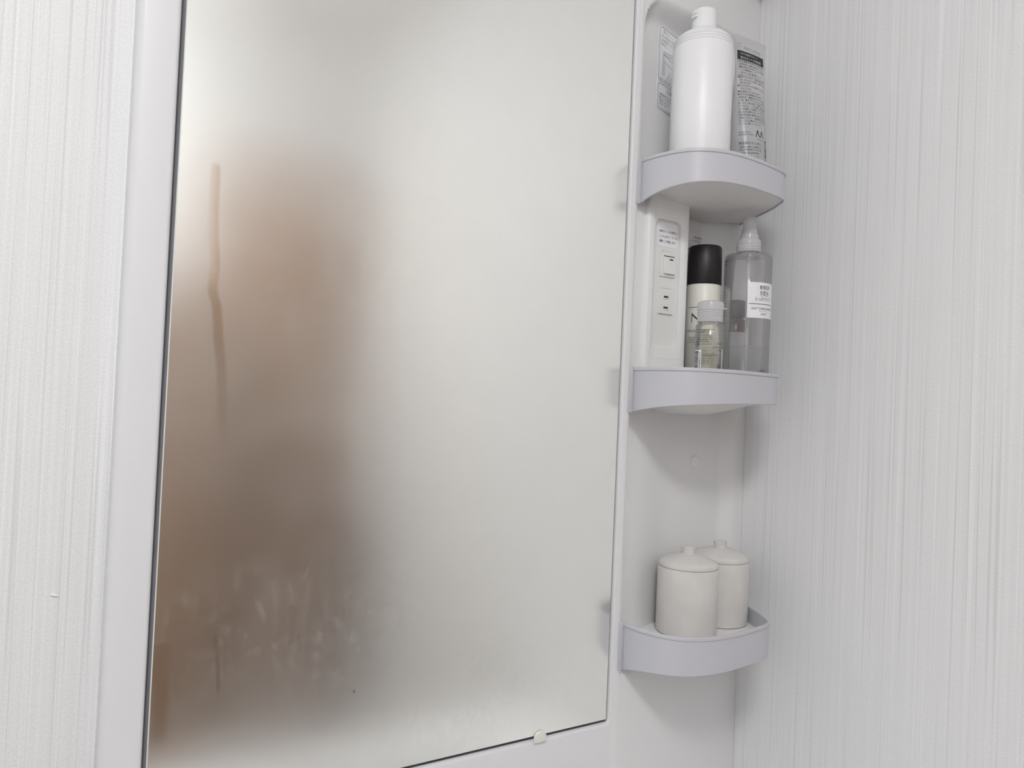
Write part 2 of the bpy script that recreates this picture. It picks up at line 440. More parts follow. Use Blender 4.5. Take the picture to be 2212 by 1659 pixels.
# ------------------------------------------------------------------ the mirror unit
unit = empty('vanity_mirror_unit', (0, 0, 0), cat='mirror unit',
             label='white moulded mirror cabinet with fogged mirror and three grey corner shelves')
MX0, MX1, MZ0, MZ1 = -0.4817, 0.0005, 0.0, 0.93
# glass
mb = MB()
mb.add([(MX0+.0008, 0, MZ0+.0008), (MX1-.0008, 0, MZ0+.0008), (MX1-.0008, 0, MZ1), (MX0+.0008, 0, MZ1)], [(0, 1, 2, 3)], 0)
fr = [(MX0+.0008, MZ0+.0008), (MX1-.0008, MZ0+.0008), (MX1-.0008, MZ1), (MX0+.0008, MZ1)]
ou = [(MX0, MZ0), (MX1, MZ0), (MX1, MZ1+.0008), (MX0, MZ1+.0008)]
mb.loft([[(x, 0, z) for x, z in fr], [(x, .0008, z) for x, z in ou], [(x, .005, z) for x, z in ou]], 1, True, False, True)
mb.build('mirror', ['mirror', 'glass_edge'], unit, smooth=False, label='fogged mirror with a run drop trail')
# frame: ring round the glass, eased edges, groove round the glass
HX0, HX1, HZ0, HZ1 = MX0-0.0032, 0.0040, -0.0042, MZ1+0.003
FXR = 0.0088
def fring(e, y, r): return [(x, y, z) for x, z in rrect(HX0-e, HX1+e, HZ0-e, HZ1+e, r, 6)]
def oring(e, y, r):
    o = rrect(UX0+e, FXR+0.004, UZ0+e, UZ1-e, r, 6)
    return [(min(x, FXR), y, z) for x, z in o]
rings = [fring(-.02, .0100, .002), fring(0, .0100, .002), fring(0, .0045, .002)]
for k in range(1, 6):
    a = math.pi/2*k/5; rings.append(fring(.004*(1-math.cos(a)), .0045-.0045*math.sin(a), .003+.002*k/5))
for k in range(6):
    a = math.pi/2*k/5; rings.append(oring(.007*(1-math.sin(a)), .007*(1-math.cos(a)), .008))
rings.append(oring(0, YB, .008))
mb = MB().loft(rings[:3], 1).loft(rings[2:], 0)
mb.build('frame', ['frame', 'gap'], unit, angle=50)

# moulded column with the recess behind the shelves
FL = 0.0165
def smooth(t): t = max(0, min(1, t)); return t*t*(3-2*t)
def ycol(x, z):
    if x <= FL: return 0.0
    t = (x-FL)/(XR-FL)
    front = YP*t**1.2
    base = (.010+(YP-.010)*t**0.6) + 0.010*smooth((x-.05)/.08)*smooth((.250-x)/.03)
    base = max(base, front)
    ztop = 0.858+0.024*t
    R = 0.045
    dl, dt = x-FL, ztop-z
    dc = R-math.hypot(max(0, R-dl), max(0, R-dt))
    pr = smooth(dt/0.028)*smooth(dc/0.0025)*smooth((z-0.045)/0.03)
    return front+(base-front)*pr
xs = [FXR, .0105, .012, .0145, .0156, .0162, FL, .0166, .0170, .0175, .0180, .0190] + [.0205+(XR-.0003-.0205)*k/70 for k in range(71)]
zs = [UZ0+(0.02-UZ0)*k/12 for k in range(12)] + [0.02+.004*k for k in range(17)] + [.09+.71*k/60 for k in range(60)] + [.80+.0014*k for k in range(66)] + [.895, .91, .93, .95, UZ1]
v, f = [], []
for z in zs:
    for x in xs:
        y = ycol(x, z)
        if .0145 < x <= FL and 0.05 < z < .86: y += .0012*((x-.0145)/.002)**2*smooth((z-.05)/.03)*smooth((.86-z)/.02)
        v.append((x, y, z))
n = len(xs)
for i in range(len(zs)-1):
    for k in range(n-1): f.append((i*n+k, i*n+k+1, (i+1)*n+k+1, (i+1)*n+k))
mesh('side_column', v, f, 'column', unit, angle=55)
# lamp housing across the top of the unit
mb = MB().box((UX0, -0.03, UZ1+0.0005), (XR-.001, YB-.001, UZ1+0.09), bev=0.008)
mb.build('lamp_housing', 'frame', unit)
# screw cover in the column
rp = []
cx, cz = 0.1725, 0.2920
YC = ycol(cx, cz)
mb = MB()
rings = []
for r, y in ((0.0, YC-.0018), (.0072, YC-.0018), (.0079, YC-.0012), (.0080, YC+.0015)):
    rings.append([(cx+max(r, 1e-5)*math.cos(a), y, cz+max(r, 1e-5)*math.sin(a)) for a in [2*math.pi*k/32 for k in range(32)]])
mb.loft(rings).build('screw_cover', 'column', unit)
# clip at the foot of the glass
o = [(-0.0922+.0078*math.cos(a), -0.0024+.0082*math.sin(a)) for a in [math.pi*k/16 for k in range(17)]]
o += [(-0.0998, -.0062), (-0.0846, -.0062)]
mb = MB(); slab(mb, o, -.0035, -.0006, 0, .0010)
mb.box((-0.0975, -.0006, -.0060), (-0.0869, .004, -.0028))
mb.build('mirror_clip', 'clip', unit)

# ---- shelves
PLAN = [(.0188, 0.0), (.0188, -.012), (.0200, -.024), (.0228, -.037), (.0272, -.0505), (.0335, -.0625), (.0415, -.0715), (.0505, -.0775), (.060, -.0820),
        (.070, -.0850), (.084, -.0870), (.100, -.0876), (.119, -.0866), (.138, -.0843), (.154, -.0820), (.167, -.0796), (.177, -.0770), (.185, -.0735),
        (.1915, -.0680), (.1970, -.0600), (.2035, -.0490), (.2095, -.0380), (.2155, -.0250), (.2225, -.0080), (.2300, .0120), (.2375, .0300), (.2430, .0442)]
def catmull(p, sub=3):
    out = []
    for i in range(len(p)-1):
        a, b, c, d = p[max(i-1, 0)], p[i], p[i+1], p[min(i+2, len(p)-1)]
        for k in range(sub):
            t = k/sub
            out.append(tuple(0.5*((2*b[j])+(-a[j]+c[j])*t+(2*a[j]-5*b[j]+4*c[j]-d[j])*t*t+(-a[j]+3*b[j]-3*c[j]+d[j])*t**3) for j in range(2)))
    return out+[p[-1]]
PL = catmull(PLAN)
LENS = [0]
for a, b in zip(PL, PL[1:]): LENS.append(LENS[-1]+math.hypot(b[0]-a[0], b[1]-a[1]))
NRM = []
for i in range(len(PL)):
    a, b = PL[max(i-1, 0)], PL[min(i+1, len(PL)-1)]
    d = math.hypot(b[0]-a[0], b[1]-a[1]); NRM.append(((b[1]-a[1])/d, -(b[0]-a[0])/d))
# outward = away from the recess centre
NRM = [(nx, ny) if (nx*(p[0]-.13)+ny*(p[1]-.02)) > 0 else (-nx, -ny) for (nx, ny), p in zip(NRM, PL)]
def shelf(zr, hl, hr, tau, dome):
    def hh(s): return hr+(hl-hr)*math.exp(-s/tau)
    hm = hr
    rings = []
    for i, (x, y) in enumerate(PL):
        nx, ny = NRM[i]; h = hh(LENS[i])
        prof = [(-.0022, -.0002), (-.0016, 0), (.0006, 0), (.0012, -.0006), (.0012, -.0036), (.0006, -.0042), (0, -.0043), (0, -h+.0008), (-.0008, -h), (-.0018, -h), (-.0024, -h+.0008), (-.0024, -.001)]
        rings.append([(x+nx*o, y+ny*o, zr+z) for o, z in prof])
    sh = MB().loft(rings, 0, True, True, True).build('shelf', 'shelf', unit, angle=35, label='grey bow-fronted corner shelf')
    # tray, closed solid
    ins = .0026
    out = [(x-nx*ins, min(y-ny*ins, YP-.0006)) for (x, y), (nx, ny) in zip(PL, NRM)]
    out = [(p[0]+.0012, p[1]) for p in out[:1]]+out[1:]
    out = [(out[0][0], YP-.0006)] + [(out[0][0], .02)] + out
    cxp, cyp = .13, YP-.0006
    top = [[(cxp+(x-cxp)*s, cyp+(y-cyp)*s, zr-.02) for x, y in out] for s in (.02, 1.0)]
    bot = [[(cxp+(x-cxp)*s, cyp+(y-cyp)*s, zr-hm+.0012-dome*smooth((1-s)/.75)) for x, y in out] for s in (1, .97, .9, .8, .7, .6, .5, .4, .3, .2, .1, .02)]
    tr = MB().loft(top+bot, 0, True, True, True).build('tray', 'tray', sh, angle=50)
    # end bracket
    zb = zr-hl-.0005; zt = zr+.0012; xa, xb = .0136, .0184
    o = rrect(xa, xb, zb, zt, .0023, 6)
    mb = MB(); slab(mb, o, -.0034, .0012, 0, .0016)
    mb.build('bracket', 'shelf', sh)
    return sh
Z1, Z2, Z3 = 0.6552, 0.4085, 0.1100
shelf(Z1, .0535, .0345, .050, .010)
shelf(Z2, .0535, .0362, .075, .018)
shelf(Z3, .0560, .0415, .040, .006)
FLOOR1, FLOOR2, FLOOR3 = Z1-.02, Z2-.02, Z3-.02

# ---- switch box between the two upper shelves
BZ0, BZ1 = FLOOR2+.0005, Z1-.0300
mb = MB()
mb.box((.0195, .0065, BZ0), (.1020, YP-.0005, BZ1), 0, 0)
# face plate with a rounded window
px0, px1 = .0375, .1020
hole = rrect(.0475, .0890, .4372, .5908, .0085, 8)
nh = len(hole)
def boxring(x0, x1, z0, z1, y, pts):
    cx, cz = (x0+x1)/2, (z0+z1)/2
    res = []
    ref = rrect(x0, x1, z0, z1, .0005, 8)
    return [(x, y, z) for x, z in ref]
rings = [boxring(px0-.004, px1, BZ0, BZ1, .0068, hole), boxring(px0-.0015, px1, BZ0, BZ1, .0015, hole), boxring(px0+.0006, px1-.0008, BZ0, BZ1, .0004, hole), boxring(px0+.002, px1-.002, BZ0, BZ1, 0.0, hole)]
h0 = [(x, 0.0, z) for x, z in rrect(.0465, .0900, .4362, .5918, .0095, 8)]
h1 = [(x, .0007, z) for x, z in hole]
h2 = [(x, .0052, z) for x, z in hole]
mb.loft(rings+[h0, h1, h2], 0)
box = mb.build('switch_box', 'column', unit, angle=40)
# thin raised seam round the window
mb = MB()
a = rrect(.0425, .0945, .4215, .6050, .0095, 8); b = rrect(.0429, .0941, .4219, .6046, .0092, 8); c_ = rrect(.0433, .0937, .4223, .6042, .0090, 8)
mb.loft([[(x, .0002, z) for x, z in a], [(x, -.0003, z) for x, z in b], [(x, .0002, z) for x, z in c_]])
mb.build('seam', 'column', box)
mb = MB(); slab(mb, hole, .0042, .0064, 0, 0); mb.build('face_plate', 'switch', box)
FP = .0042
flat = lambda y: (lambda u, v: (u, y, v))
# notice on the plate
mb = MB(); slab(mb, rrect(.0535, .0868, .5585, .5878, .0042, 6), FP-.0004, FP, 0)
for k, s in enumerate(('照明スイッチを押すと', 'くもり止めヒーターも', '連動して作動します。')):
    put_text(mb, s, .0562, .5757-.0060*k, height=.0036, width=.0288 if k < 2 else .0276, m=1, fmap=flat(FP-.0006))
mb.build('notice_sticker', ['paper', 'ink'], box, smooth=False, label='white notice sticker with three lines of Japanese lettering')
# rocker switch
mb = MB(); slab(mb, rrect(.0582, .0822, .5219, .5512, .0006, 3), FP-.0018, FP, 0, .0004)
sw = mb.build('light_switch', 'switch', box, smooth=False)
mb = MB()
ro_ = [(.0636, .5254), (.0808, .5254), (.0812, .5462), (.0640, .5462)]
v = [(x, FP-.0020, z) for x, z in ro_] + [(ro_[0][0]+.0004, FP-.0050, ro_[0][1]+.0003), (ro_[1][0]-.0004, FP-.0050, ro_[1][1]+.0003), (ro_[2][0]-.0004, FP-.0024, ro_[2][1]-.0003), (ro_[3][0]+.0004, FP-.0024, ro_[3][1]-.0003)]
mb.add(v, [(0, 1, 5, 4), (1, 2, 6, 5), (2, 3, 7, 6), (3, 0, 4, 7), (4, 5, 6, 7), (0, 3, 2, 1)], 0)
mb.box((.0640, FP-.00205, .5467), (.0812, FP-.0017, .5477), 1)
yi = FP-.0024-(.5459-.5432)*.1266-.0003
mb.box((.0726, yi-.0002, .5425), (.0778, yi+.0006, .5440), 1)
mb.build('rocker', ['switch', 'ink'], box, smooth=False, label='rocker switch with dark indicator slot')
# outlet
mb = MB(); slab(mb, rrect(.0581, .0816, .4765, .5055, .0006, 3), FP-.0020, FP, 0, .0004)
for zc in (.4978, .4846):
    mb.loft([[(x, FP-.0021, z) for x, z in ((.0640, zc-.0034), (.0740, zc-.0034), (.0772, zc+.0034), (.0640, zc+.0034))],
             [(x, FP-.0026, z) for x, z in ((.0643, zc-.0031), (.0739, zc-.0031), (.0768, zc+.0031), (.0643, zc+.0031))]], 0, True, False, True)
    mb.box((.0653, FP-.00275, zc-.0017), (.0724, FP-.0025, zc+.0006), 1)
mb.build('outlet', ['switch', 'ink'], box, smooth=False, label='white power outlet with two socket slots')
mb = MB(); put_text(mb, '1200Wまで', .0600, .5072, height=.0026, width=.0195, m=0, fmap=flat(FP-.0004))
mb.build('outlet_lettering', 'greypaper', box, smooth=False)
mb = MB(); put_text(mb, '照明 くもり止', .0612, .5526, height=.0022, width=.0180, m=0, fmap=flat(FP-.0004))
mb.build('switch_lettering', 'greypaper', box, smooth=False)

# ---- lamp cover instruction sticker on the column
KS = 0.978          # sticker size factor: it lies nearer than first surveyed
F = lambda u, v: (u, ycol(u, v)-.0014, v)
def film(mb, out, m=0):
    """thin film lying on the moulded column"""
    n = len(out); cx = sum(p[0] for p in out)/n; cz = sum(p[1] for p in out)/n
    rr = [[(cx+(x-cx)*k, ycol(cx+(x-cx)*k, cz+(z-cz)*k)-d, cz+(z-cz)*k) for x, z in out] for k, d in ((1, -.0002), (1, .0009), (.8, .0009), (.6, .0009), (.4, .0009), (.2, .0009), (.01, .0009))]
    mb.loft(rr, m, True, False, True)
DX = -.0035
sq = lambda u, v: (KS*u-.0165, KS*v+.0074)
mb = MB(); film(mb, [sq(*p) for p in rrect(.0772, .1505, .7440, .8495, .0050, 6)])
F0 = F; F = lambda u, v: F0(*sq(u, v))
put_frame(mb, .0785, .1492, .7796, .8483, .0004, .0045, 2, F); put_frame(mb, .0785, .1492, .7452, .7768, .0004, .0045, 2, F)
put_text(mb, 'ランプカバーの外し方', .0862, .8420, height=.0052, width=.052, m=2, fmap=F)
for k, s in enumerate(('ランプカバーを真上に持ち', '上げます。フックから外', 'きます。')):
    put_text(mb, s, .0822, .8364-.0050*k, height=.0036, width=(.052, .048, .013)[k], m=3, fmap=F)
for x0, z0, x1, z1 in ((.0882, .8182, .0872, .7880), (.0902, .8160, .0894, .7880), (.0926, .8064, .0918, .7880), (.0882, .8182, .1300, .8230), (.0902, .8155, .1300, .8190), (.0910, .8155, .1300, .8080), (.0905, .8075, .1300, .7990), (.098, .785, .105, .797)):
    d = math.hypot(x1-x0, z1-z0); nx, nz = -(z1-z0)/d*.00018, (x1-x0)/d*.00018
    mb.add([F(x0+nx, z0+nz), F(x1+nx, z1+nz), F(x1-nx, z1-nz), F(x0-nx, z0-nz)], [(0, 1, 2, 3)], 2)
put_text(mb, '取り付けは、逆の順序で', .0825, .7815, height=.0030, width=.050, m=3, fmap=F)
put_text(mb, 'ご注意', .1000, .7690, height=.0046, width=.018, m=2, fmap=F)
for k, s in enumerate(('化粧品やジェル等が樹脂', '部分についたときは、', '放置しますと、こわれる', 'があります。')):
    put_text(mb, s, .0822, .7620-.0042*k, height=.0032, width=(.046, .041, .045, .021)[k], m=3, fmap=F)
mb.build('instruction_sticker', ['paper', 'ink', 'ink_soft', 'ink_pale'], unit, smooth=False, label='white instruction sticker with outlined boxes and line drawing')
F = F0
# ---- maker's plate low on the column behind the bottles
mb = MB(); film(mb, rrect(.1035, .1715, .5050, .5945, .0012, 4))
put_text(mb, 'タカラスタンダード株式会社', .1125, .5885, height=.0042, width=.0570, m=1, fmap=F)
put_text(mb, 'SUC-075M XEX', .1460, .5843, height=.0034, width=.0210, m=2, fmap=F)
for zl in (.5825, .5755, .5700): put_rect(mb, .1040, .1700, zl-.00012, zl+.00012, 1, F)
put_text(mb, '化粧鏡ハイクラスミラー', .1045, .5775, height=.0032, width=.046, m=2, fmap=F)
put_text(mb, '100V 50/60Hz 消費電力 55W', .1045, .5716, height=.0032, width=.056, m=2, fmap=F)
put_rect(mb, .104, .160, .508, .566, 3, F)
mb.build('rating_sticker', ['paper', 'ink', 'ink_soft', 'greypaper'], unit, smooth=False, label='white rating sticker with printed lines')

# ------------------------------------------------------------------ things on the shelves
def at(root, o):
    o.parent = root; o.matrix_parent_inverse = Matrix.Identity(4); return o
def cylmap(c, r, a0):
    """wraps lettering round an upright cylinder; u runs to the right seen from outside, z is local"""
    return lambda u, v: (r*math.cos(math.radians(a0)+u/r), r*math.sin(math.radians(a0)+u/r), v)

# white flip-top bottle
X, Y, Z0 = .0790, -.0345, FLOOR1
t = empty('shampoo_bottle', (X, Y, Z0), cat='bottle', label='tall plain white plastic bottle with a flip-top cap on the uppermost shelf')
r = .0352
def H(z): return z-Z0
prof = [(0, .0005), (r-.004, .0005), (r-.001, .002), (r, .006), (r, H(.7875))]
for zc in (.7890, .7922, .7954):
    prof += [(r-.0002, H(zc-.0009)), (r-.0011, H(zc-.0005)), (r-.0011, H(zc+.0003)), (r-.0003, H(zc+.0008))]
prof += [(r-.0010, H(.7975)), (r-.0035, H(.8012)), (r-.0075, H(.8048)), (r-.0125, H(.8078)), (r-.0175, H(.8100)), (.0150, H(.8120)), (.0140, H(.8145))]
MB().lathe(prof, n=72).build('body', 'white', t, angle=70)
rc = .0146
cp = MB().lathe([(rc-.001, H(.8128)), (rc, H(.8136)), (rc-.0005, H(.8345)), (rc-.0015, H(.8362)), (rc-.004, H(.8370)), (0, H(.8372))], n=48).build('cap', 'white', t, angle=50)
mb = MB()
a = math.radians(178)
for dz, s in ((.8262, 1.0), (.8300, .8)):
    mb2 = MB().box((-.0022*s, -.0042, -.0018*s), (.0022*s, .0042, .0018*s), 0, .0009)
    mb.add([(rc*math.cos(a)+p[0]*math.cos(a)-p[1]*math.sin(a), rc*math.sin(a)+p[0]*math.sin(a)+p[1]*math.cos(a), H(dz)+p[2]) for p in mb2.v], mb2.f)
mb.build('latch', 'white', cp)

# styling gel tube standing on its cap
X, Y, Z0 = .1870, -.0115, FLOOR1
t = empty('gel_tube', (X, Y, Z0), cat='tube', label='translucent squeeze tube printed with small black text beside the white bottle')
zc0, zc1 = .0225, .2075
def tube_pt(th, z, off=0.0):
    s = max(0, min(1, (z-zc0)/(zc1-.008-zc0))); e = s**1.35
    a = .0245+(.0280-.0245)*e+off; b = .0245*(1-e)+.0011*e+off
    return (a*math.cos(th), b*math.sin(th), z)
def tring(z): return [tube_pt(2*math.pi*k/64, z) for k in range(64)]
rings = [[(0.9*p[0], .9*p[1], zc0-.003) for p in tring(zc0)], tring(zc0)] + [tring(zc0+(zc1-zc0)*k/24) for k in range(1, 25)]
MB().loft(rings, 0, True, True, True).build('body', 'tube', t, angle=60)
MB().lathe([(0, .0005), (.0215, .0005), (.0225, .002), (.0228, .0185), (.0220, .0192), (0, .0192)]).build('cap', 'white', t)
# gel inside
def gring(z, sc): 
    return [(p[0]*sc, p[1]*sc, z) for p in tring(max(z, zc0))]
MB().loft([gring(zc0+.001, .93), gring(.05, .94), gring(.072, .94)], 0, True, True, True).build('gel', 'liquid', t)
A0 = math.radians(-160)
def tmap(u, v): return tube_pt(A0+u/.0255, v-Z0, .0004)
mb = MB()
def tl(s, v, h, wd, u=0.0, m=0): put_text(mb, s, u, v, height=h, width=wd, m=m, fmap=tmap)
tl('ギャツビー', .8300, .0032, .012); tl('スーパー', .8262, .0032, .010); tl('スタイリングジェル', .8262, .0042, .030, .016)
put_rect(mb, 0, .052, .8105, .8225, 0, tmap, 12)
put_text(mb, 'つけても固まりにくく', .008, .8175, height=.0030, width=.030, m=1, fmap=lambda u, v: tube_pt(A0+u/.0255, v-Z0, .0007))
put_text(mb, '強力なセットが長時間', .008, .8122, height=.0036, width=.036, m=1, fmap=lambda u, v: tube_pt(A0+u/.0255, v-Z0, .0007))
put_rect(mb, 0, .0003, .790, .8105, 0, tmap); put_rect(mb, 0, .052, .7897, .790, 0, tmap, 12)
lines = [('●つけた瞬間のみずみずしさ 髪に密着', 0.004, .046), ('−自然で美しい髪の流れをつくる', .004, .044), ('●髪の水分にすばやくなじみ強力', .004, .046), ('ンで長時間キープ', .008, .026), ('−ドライヤー後の整髪料として', .004, .038)]
for k, (s, u, wd) in enumerate(lines): tl(s, .8072-.0038*k, .0029, wd, u)
lines = [('■速乾性でベタつかず、自由自在に動か', 0, .048), ('せる・流れるような美しい動きが自', .004, .044), ('在に作れます', .004, .018), ('■フレックスポリマー配合でくずれな', 0, .048), ('いタイプです', .004, .018), ('■髪に自然なツヤを与えます', 0, .036), ('■水をつければ再整髪ができます', 0, .040),
         ('〈使用方法〉適量を手のひらに軽く', 0, .046), ('にます。髪やブラシになじませて', 0, .046), ('軽くブラシ等を使って整えてつ', 0, .044), ('けてください。〈ご注意〉傷や湿疹', 0, .046), ('かよく注意して使用してください', 0, .046), ('あるときは使わないでください。', 0, .046), ('他)黒ずみ等の異常があらわれた', 0, .045), ('ご相談ください。使用後は子供の', 0, .045), ('るところには置かないでください', 0, .044), ('いところに置いてください', 0, .034)]
for k, (s, u, wd) in enumerate(lines): tl(s, .7862-.00385*k, .0030, wd, u)
tl('BE ANYTHING,', .7140, .0022, .018); tl('BE EVERYTHING.', .7108, .0022, .021)
for u in (.0245, .0315):   # two chevrons
    for a, b in (((0, 0), (.0028, .009)), ((.0028, .009), (.0056, 0))):
        q = []
        for p, sgn in ((a, -1), (b, -1), (b, 1), (a, 1)): q.append(tmap(u+p[0]+sgn*.0006, .7095+p[1]))
        mb.add(q, [(0, 1, 2, 3)], 0)
tl('mandom', .7060, .0020, .010, .0255)
tl('株式会社マンダム', .6990, .0042, .032); tl('大阪市中央区十二軒町5-12', .6945, .0026, .032); tl('お客さま相談室0120-37-3337', .6910, .0026, .032); tl('MADE IN JAPAN', .6868, .0032, .027)
put_frame(mb, 0, .026, .6760, .6850, .0003, .0004, 0, tmap, 2); put_frame(mb, .0018, .0098, .6768, .6840, .0007, .0018, 0, tmap, 4)
tl('プラ', .6788, .0034, .005, .0033); tl('チューブ', .6812, .0026, .010, .0135); tl('キャップ', .6775, .0026, .010, .0135)
tl('商品情報 ギャツビー', .6722, .0024, .026); tl('www.gatsby.jp', .6690, .0026, .020, .006)
tl('成分:水、エタノール、(ビニル', .6650, .0028, .040); tl('PEG-4、PVP、水酸化Na', .6612, .0028, .034, .004)
for k in range(26):
    hgt = random.choice((.0004, .0007, .0011)); zz = .672+k*.0014
    put_rect(mb, .0405, .0465, zz, zz+hgt, 0, tmap, 2)
mb.build('printed_text', ['ink', 'paper'], t, smooth=False)

# styling serum bottle with black cap
X, Y, Z0 = .1430, .0120, FLOOR2
t = empty('serum_bottle', (X, Y, Z0), cat='bottle', label='cream cylindrical bottle with a tall black cap beside the switch box')
r = .0215
MB().lathe([(0, .0005), (r-.002, .0005), (r, .0025), (r, H(.5190)), (r-.0008, H(.5204)), (r-.004, H(.5206)), (0, H(.5206))], n=64).build('body', 'cream', t, angle=50)
MB().lathe([(0, H(.5207)), (r-.003, H(.5207)), (r-.0004, H(.5210)), (r+.0001, H(.5218)), (r-.0008, H(.5680)), (r-.0022, H(.5702)), (r-.005, H(.5708)), (0, H(.5709))], n=64).build('cap', 'black', t, angle=50)
C = cylmap(None, r+.00025, 165)
def ang(d): return math.radians(d)*r
mb = MB()
fm = lambda u, v: C(u, v-Z0)
d0 = lambda deg: math.radians((deg % 360)-165)*(r+.00025)
put_rect(mb, d0(168.5), d0(228), .4902, .4908, 0, fm, 10)
def quad(p):
    (a, b, c, d), k = p, 10
    for i in range(k):
        l = lambda q, r_, t_: (q[0]+(r_[0]-q[0])*t_, q[1]+(r_[1]-q[1])*t_)
        mb.add([fm(*l(a, d, i/k)), fm(*l(b, c, i/k)), fm(*l(b, c, (i+1)/k)), fm(*l(a, d, (i+1)/k))], [(0, 1, 2, 3)], 0)
n0 = d0(184.5)
quad([(n0, .4711), (n0+.0010, .4711), (n0+.0010, .4835), (n0, .4835)])
quad([(n0, .4835), (n0, .4812), (n0+.0120, .4711), (n0+.0120, .4734)])
quad([(n0+.0112, .4711), (n0+.0122, .4711), (n0+.0122, .4835), (n0+.0112, .4835)])
quad([(n0+.0145, .4711), (n0+.0163, .4711), (n0+.0163, .4729), (n0+.0145, .4729)])
put_text(mb, 'STYLING SERUM', d0(166), .4590, height=.0044, width=.0330, m=0, fmap=fm)
for k, s in enumerate(('The original', 'water based serum', 'and natural oils')):
    put_text(mb, s, d0(172), .4517-.0030*k, height=.0024, width=.016, m=1, fmap=fm)
mb.build('printed_text', ['ink', 'ink_soft'], t, smooth=False)

# spray bottle
X, Y, Z0 = .1758, -.0300, FLOOR2
t = empty('spray_bottle', (X, Y, Z0), cat='bottle', label='large clear spray bottle of lotion with a white label and milky pump')
r = .0290; th = .0009
outer = [(r-.003, .0006), (r-.0008, .0016), (r, .004), (r, H(.5530)), (r-.0007, H(.5562)), (r-.0030, H(.5583)), (r-.0070, H(.5593)), (.0150, H(.5600)), (.0128, H(.5606)), (.0128, H(.5620))]
inner = [(.0118, H(.5620)), (.0118, H(.5600)), (r-.0070-th, H(.5583)), (r-.0034-th, H(.5573)), (r-th, H(.5530)), (r-th, .005), (r-.003, .0026)]
MB().lathe([(0, .0006)]+outer+inner+[(0, .0026)], n=72).build('body', 'clear', t, angle=60)
lr = r-th-.0002
MB().lathe([(0, .0029), (lr-.003, .0029), (lr, .0055), (lr, H(.4425)), (lr-.0008, H(.4428)), (0, H(.4428))], n=64).build('liquid', 'liquid', t, angle=50)
MB().tube([(0, 0, H(.560)), (-.0005, -.001, H(.53)), (-.006, -.0065, H(.44)), (-.010, -.010, .006)], .0022).build('dip_tube', 'straw', t)
rb = .0147
mb = MB().lathe([(rb-.002, H(.5612)), (rb, H(.5618)), (rb, H(.5745)), (rb-.0003, H(.5760)), (rb-.0020, H(.5776)), (.0118, H(.5780)), (.0118, H(.5788)), (.0112, H(.5830)), (.0100, H(.5838)), (.0098, H(.5850)), (.0092, H(.5895)), (.0085, H(.5902)), (0, H(.5902))], n=48)
for k in range(3):
    zz = H(.5640+.0032*k); mb.lathe([(rb, zz), (rb+.0005, zz+.0006), (rb+.0005, zz+.0014), (rb, zz+.002)], n=48)
col = mb.build('pump_collar', 'milky', t, angle=40)
MB().lathe([(.0083, H(.5900)), (.0085, H(.5906)), (.0081, H(.6048)), (.0074, H(.6060)), (.0050, H(.6064)), (0, H(.6064))], n=40).build('pump_head', 'milky', t, angle=50)
ro2 = r+.0003
fm = lambda u, v: (ro2*math.cos(math.radians(-138)+u/ro2), ro2*math.sin(math.radians(-138)+u/ro2), v-Z0)
fm2 = lambda u, v: ((ro2+.0002)*math.cos(math.radians(-138)+u/ro2), (ro2+.0002)*math.sin(math.radians(-138)+u/ro2), v-Z0)
ds = lambda deg: math.radians(deg+138)*ro2
mb = MB()
put_rect(mb, ds(-138), ds(-60), .4765, .5200, 0, fm, 16)
put_text(mb, '敏感肌用', ds(-109), .5120, height=.0056, width=.0152, m=1, fmap=fm2)
put_text(mb, '化粧水', ds(-108.5), .5048, height=.0066, width=.0140, m=1, fmap=fm2)
put_rect(mb, ds(-110), ds(-81), .5034, .5036, 2, fm2, 6)
put_text(mb, 'さっぱりタイプ', ds(-120), .4978, height=.0050, width=.0240, m=1, fmap=fm2)
put_rect(mb, ds(-134), ds(-69), .4933, .4940, 1, fm2, 16)
put_text(mb, 'LIGHT TONING WATER', ds(-128), .4868, height=.0038, width=.0300, m=2, fmap=fm2)
put_rect(mb, ds(-110), ds(-81), .4848, .4850, 2, fm2, 6)
put_text(mb, 'LIGHT', ds(-104), .4802, height=.0036, width=.0082, m=2, fmap=fm2)
mb.build('label', ['paper', 'ink_soft', 'ink_soft'], t, smooth=False, label='white front label with Japanese lettering')
mb = MB()
dz = lambda deg: math.radians(deg-360+138)*ro2
put_rect(mb, dz(140), dz(168), .5488, .5496, 0, fm, 6)
put_rect(mb, dz(140), dz(167), .5443, .5445, 0, fm, 6)
side = ('敏感肌さっぱりタイプ', '岩手県釜石の天然水使用', '化粧水です。うるおいに', '肌荒れ防止剤配合ふっく', 'お手入れ。手のひらに', '適量をとり、顔全体に', 'やさしく馴染ませます', '顔用として使用に弱い', 'フリーのパッチテスト', 'アレルギーテスト済み', '使用期限', '株式会社良品計画', '東京都豊島区東池袋')
for k, s in enumerate(side): put_text(mb, s, dz(128), .5460-.0036*k, height=.0028, width=.0180 if k < 10 else .015, m=0, fmap=fm)
put_rect(mb, dz(140), dz(160), .4953, .4960, 0, fm, 4)
for k, s in enumerate(('内容量 200ml', 'MADE IN JAPAN', '火気注意', '保管場所')): put_text(mb, s, dz(140), .4905-.0036*k, height=.0024, width=.010, m=0, fmap=fm)
mb.build('printed_text', ['ink_soft'], t, smooth=False)

